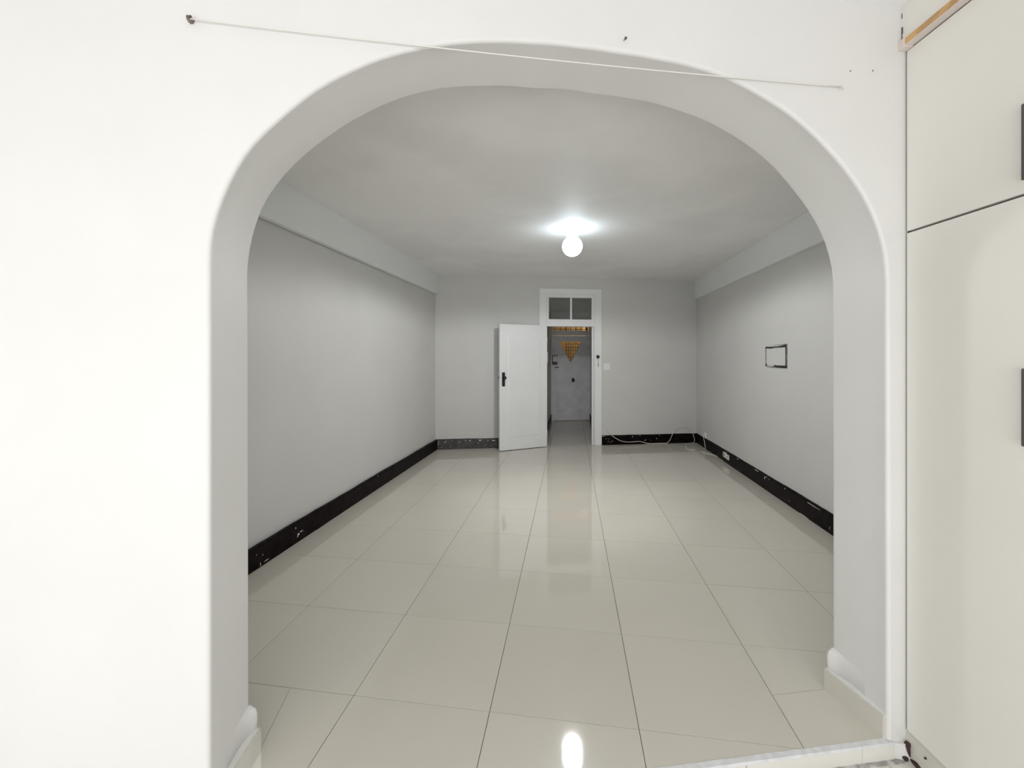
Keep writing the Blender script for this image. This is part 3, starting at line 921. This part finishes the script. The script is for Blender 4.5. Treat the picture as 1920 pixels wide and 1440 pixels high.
# second strand on the right-hand wall
F_R_BB = F_RIGHT
p2 = []
for s_, y_, z_ in ((6.95, 0.03, 0.30 * 0 + 0.21), (6.93, 0.028, 0.15), (6.90, 0.026, 0.10), (6.86, 0.028, 0.05), (6.80, 0.04, 0.006), (6.70, 0.10, 0.006), (6.62, 0.16, 0.006), (6.50, 0.10, 0.006), (6.42, 0.035, 0.006), (6.30, 0.026, 0.006)):
    p2.append((s_, y_, z_))
t2 = tube('telephone_cable', catmull(p2, 6), 0.0048, 'cable', mw=F_RIGHT)
tag(t2, 'short white cable hanging from the small socket into the corner', 'cable')
so = tag(empty('telephone_socket', F_RIGHT @ Matrix.Translation((6.90, 0, 0.208))), 'small white telephone socket above the baseboard near the corner', 'socket')
box('body', -0.035, 0.035, -0.002, 0.028, -0.042, 0.042, 'plastic', so, bev=0.004)
box('jack', -0.012, 0.012, 0.024, 0.031, -0.036, -0.020, 'seamgrey', so, bev=0.001)
do = tag(empty('baseboard_outlet', F_RIGHT @ Matrix.Translation((5.94, 0.020, 0.098))), 'white double outlet set into the black-brown baseboard', 'outlet')
box('plate', -0.10, 0.0, -0.002, 0.010, -0.036, 0.030, 'plastic', do, bev=0.003)
box('plate', 0.004, 0.105, -0.002, 0.014, -0.030, 0.038, 'plastic', do, bev=0.003)
for x in (-0.07, -0.04):
    box('socket_slot', x, x + 0.012, 0.008, 0.0108, -0.018, 0.012, 'seamgrey', do)
box('rocker', 0.04, 0.07, 0.012, 0.018, -0.02, 0.028, 'seamgrey', do, bev=0.002)

# square cover in the grey wall with a dark ragged joint
cv = tag(empty('wall_cover', F_RIGHT @ Matrix.Translation((4.52 * kR, 0, 1.462))), 'square painted cover with a ragged black joint on the grey wall', 'cover')
box('cover_plate', -0.205, 0.215, -0.004, 0.004, -0.092, 0.092, 'grey', cv, bev=0.002)
def strip(name, poly, m, y1=0.0055):
    plate(name, poly, -0.003, y1, m, cv)
# x grows away from the archway, so the side nearer the arch is negative x
strip('joint', [(0.232, 0.090), (0.232, 0.108), (0.10, 0.104), (-0.06, 0.106), (-0.20, 0.118), (-0.222, 0.116), (-0.222, 0.096), (-0.12, 0.094), (0.02, 0.094), (0.10, 0.085)], 'seam')
strip('joint', [(-0.211, 0.098), (-0.221, 0.100), (-0.228, -0.060), (-0.236, -0.116), (-0.212, -0.116), (-0.215, -0.02)], 'seam', 0.0056)
strip('joint', [(-0.215, -0.093), (-0.215, -0.117), (-0.02, -0.116), (0.03, -0.106), (0.02, -0.086), (-0.01, -0.094)], 'seam', 0.0057)
strip('joint', [(0.03, -0.100), (0.02, -0.120), (0.13, -0.117), (0.215, -0.112), (0.215, -0.104), (0.12, -0.108)], 'seamgrey', 0.0054)
strip('joint', [(0.212, -0.112), (0.212, 0.094), (0.232, 0.094), (0.232, 0.03), (0.228, -0.112)], 'seamgrey', 0.0053)
strip('joint', [(0.208, -0.098), (0.196, -0.088), (0.218, -0.074), (0.232, -0.086), (0.228, -0.104)], 'seam', 0.0058)
strip('joint', [(-0.226, -0.10), (-0.238, -0.10), (-0.238, 0.128), (0.12, 0.118), (-0.20, 0.120), (-0.228, 0.116)], 'seamgrey', 0.0046)

# ------------------------------------------------------------------ string and nails on the arch wall
ns = tag(empty('string_hook', F_ARCH @ Matrix.Translation((-0.992, 0, 2.493))), 'brown wall plug holding the string end above the arch', 'hook')
lathe('plug', [(0.009, 0.002), (0.009, -0.010), (0.006, -0.018)], 'nail', ns, axis='Y', seg=10)
tube('screw', [(-0.010, -0.004, 0.013), (-0.004, -0.012, 0.006), (0.006, -0.022, -0.004), (0.010, -0.021, 0.002)], 0.0030, 'iron', ns, seg=6)
n2 = tag(empty('string_hook', F_ARCH @ Matrix.Translation((1.240, 0, 2.470))), 'small pale hook tying the string end beside the wardrobe', 'hook')
lathe('plug', [(0.005, 0.002), (0.005, -0.006), (0.0035, -0.012)], 'cord', n2, axis='Y', seg=10)
tube('knot', [(-0.004, -0.010, 0.002), (0.003, -0.013, -0.002), (0.005, -0.008, -0.010)], 0.002, 'cord', n2, seg=6)
sag = [(-0.986, -0.018, 2.488)]
for k in range(1, 24):
    t = k / 24
    sag.append((-0.986 + 2.222 * t, -0.018 + 0.008 * t, 2.488 - 0.020 * t - 0.012 * 4 * t * (1 - t)))
sag.append((1.236, -0.010, 2.468))
tag(tube('string', sag, 0.0022, 'cord', mw=F_ARCH, seg=6), 'thin white string stretched across the top of the archway', 'string')
nl = tag(empty('wall_nail', F_ARCH @ Matrix.Translation((0.394, 0, 2.566))), 'small dark nail just above the middle of the arch', 'nail')
tube('shank', [(0, 0.002, 0.002), (0, -0.016, -0.002)], 0.0016, 'iron', nl, seg=6)
lathe('head', [(0.0045, -0.015), (0.0045, -0.018)], 'iron', nl, axis='Y', seg=10, org=(0, 0, -0.002))
for s_, z_, lab in ((1.283, 2.537, 'tiny filled screw hole above the string hook'), (1.379, 2.547, 'tiny dark pin hole beside the wardrobe top')):
    hname = lathe('screw_hole', [(0.003, 0.002), (0.003, -0.0012), (0.0015, -0.0018)], 'seamgrey', mw=F_ARCH @ Matrix.Translation((s_, 0, z_)), axis='Y', seg=10)
    tag(hname, lab, 'screw hole')

# ------------------------------------------------------------------ built-in wardrobe
WK = 0.0248
WA = math.atan2(1, WK)
wx, wy = 1.507, 1.652                         # face line meets the arch wall here
F_W = frame(wx, wy, WA - math.pi)             # local x runs from the arch wall towards the window; +y goes into the wardrobe
wd = tag(empty('wardrobe', F_W), 'built-in cream wardrobe with tall and short flush doors', 'wardrobe')
F_Wi = F_W.inverted()
# carcass follows the slanted arch wall
DEP = 0.56
WEND = 1.80
tanr = math.tan(ARCH_A - (WA - math.pi / 2))
def wallx(y): return -y * tanr * 0 - y * math.tan(ARCH_A + math.pi / 2 - WA) + 0.002
bm = bmesh.new()
add_prism(bm, [(wallx(0.021) + 0.003, 0.021), (WEND, 0.021), (WEND, DEP), (wallx(DEP) + 0.006, DEP)], ZF, 2.632)
from_bm('carcass', bm, 'wardbody', wd)
dw = 0.450
x = 0.0115
col = 0
while x + dw <= WEND + 0.01:
    for z0, z1, hz0, hz1 in ((0.040, 1.934, 1.205, 1.430), (1.942, 2.628, 1.972, 2.192)):
        dr = box('door', x, x + dw - 0.004, 0.0, 0.020, z0, z1, 'ward', wd, bev=0.0012)
        hxx = x + dw - 0.0505 if col % 2 == 0 else x + 0.05
        hd = box('handle', hxx, hxx + 0.014, -0.028, -0.018, hz0, hz1, 'handle', dr, bev=0.003)
        for z in (hz0 + 0.012, hz1 - 0.024):
            box('handle_foot', hxx + 0.002, hxx + 0.012, -0.020, 0.001, z, z + 0.012, 'handle', dr)
    x += dw
    col += 1
box('edge_strip', -0.001, 0.011, 0.010, 0.021, 0.0, 2.63, 'wardbody', wd)
# plinth with rounded, chipped front
bm = bmesh.new()
prof = [(0.03, ZF), (-0.002, ZF), (-0.004, ZF + 0.05), (0.002, 0.020), (0.010, 0.036), (0.03, 0.038)]
a = [bm.verts.new((0.004, p[0], p[1])) for p in prof]
b = [bm.verts.new((WEND, p[0], p[1])) for p in prof]
for k in range(len(prof)):
    bm.faces.new((a[k], a[(k + 1) % len(prof)], b[(k + 1) % len(prof)], b[k]))
bm.faces.new(a[::-1]); bm.faces.new(b)
from_bm('plinth', bm, 'plinth', wd)
for xx, zz, w, h in ((0.055, ZF + 0.012, 0.05, 0.022), (0.16, ZF + 0.03, 0.03, 0.012), (0.09, ZF + 0.07, 0.008, 0.008)):
    poly = [(xx + 0.5 * w * random.uniform(0.8, 1.1) * math.cos(k * math.pi / 4), zz + 0.5 * h * random.uniform(0.8, 1.1) * math.sin(k * math.pi / 4)) for k in range(8)]
    plate('paint_chip', poly, 0.004, -0.0050, 'brown', wd)
# timber batten over the doors, raw front face, primed underside and end
bt = box('batten', 0.004, WEND, -0.030, 0.004, 2.6325, 2.660, 'bprime', wd, bev=0.001)
box('raw_face', 0.040, WEND, -0.0312, -0.028, 2.6355, 2.6585, 'wood', bt)
box('batten_end', -0.003, 0.0375, -0.0325, 0.002, 2.629, 2.664, 'bprime', bt, bev=0.002)
box('top_panel', 0.007, WEND, -0.014, 0.010, 2.655, ZN - 0.0005, 'ward', wd)
# crack between the top panel and the wall
bm = bmesh.new()
for z0, z1, w in ((2.672, 2.700, 0.0030), (2.698, 2.722, 0.0045), (2.735, 2.746, 0.0022), (2.757, 2.776, 0.0030)):
    add_box(bm, 0.002, 0.002 + 2 * w, -0.0165, -0.0135, z0, z1)
from_bm('crack', bm, 'wardbody', wd)

# old baseboard stub on the arch wall beside the wardrobe
sb = tag(empty('baseboard_stub', F_ARCH), 'stub of old baseboard beside the wardrobe foot, white with bare brown chips', 'baseboard')
bm = bmesh.new()
add_prism(bm, [(1.463, 0.0), (1.463, -0.006), (1.500, -0.020), (1.518, -0.024), (1.518, 0.0)], ZF, -0.004)
from_bm('stub_block', bm, 'plaster', sb)
plate('bare_chip', [(1.497, -0.006), (1.512, 0.004), (1.5165, -0.012), (1.517, -0.042), (1.511, -0.048), (1.503, -0.030)], -0.010, -0.0260, 'brown', sb)
plate('bare_chip', [(1.488, -0.050), (1.496, -0.046), (1.505, -0.050), (1.507, -0.060), (1.496, -0.063), (1.489, -0.058)], -0.010, -0.0245, 'brown', sb)
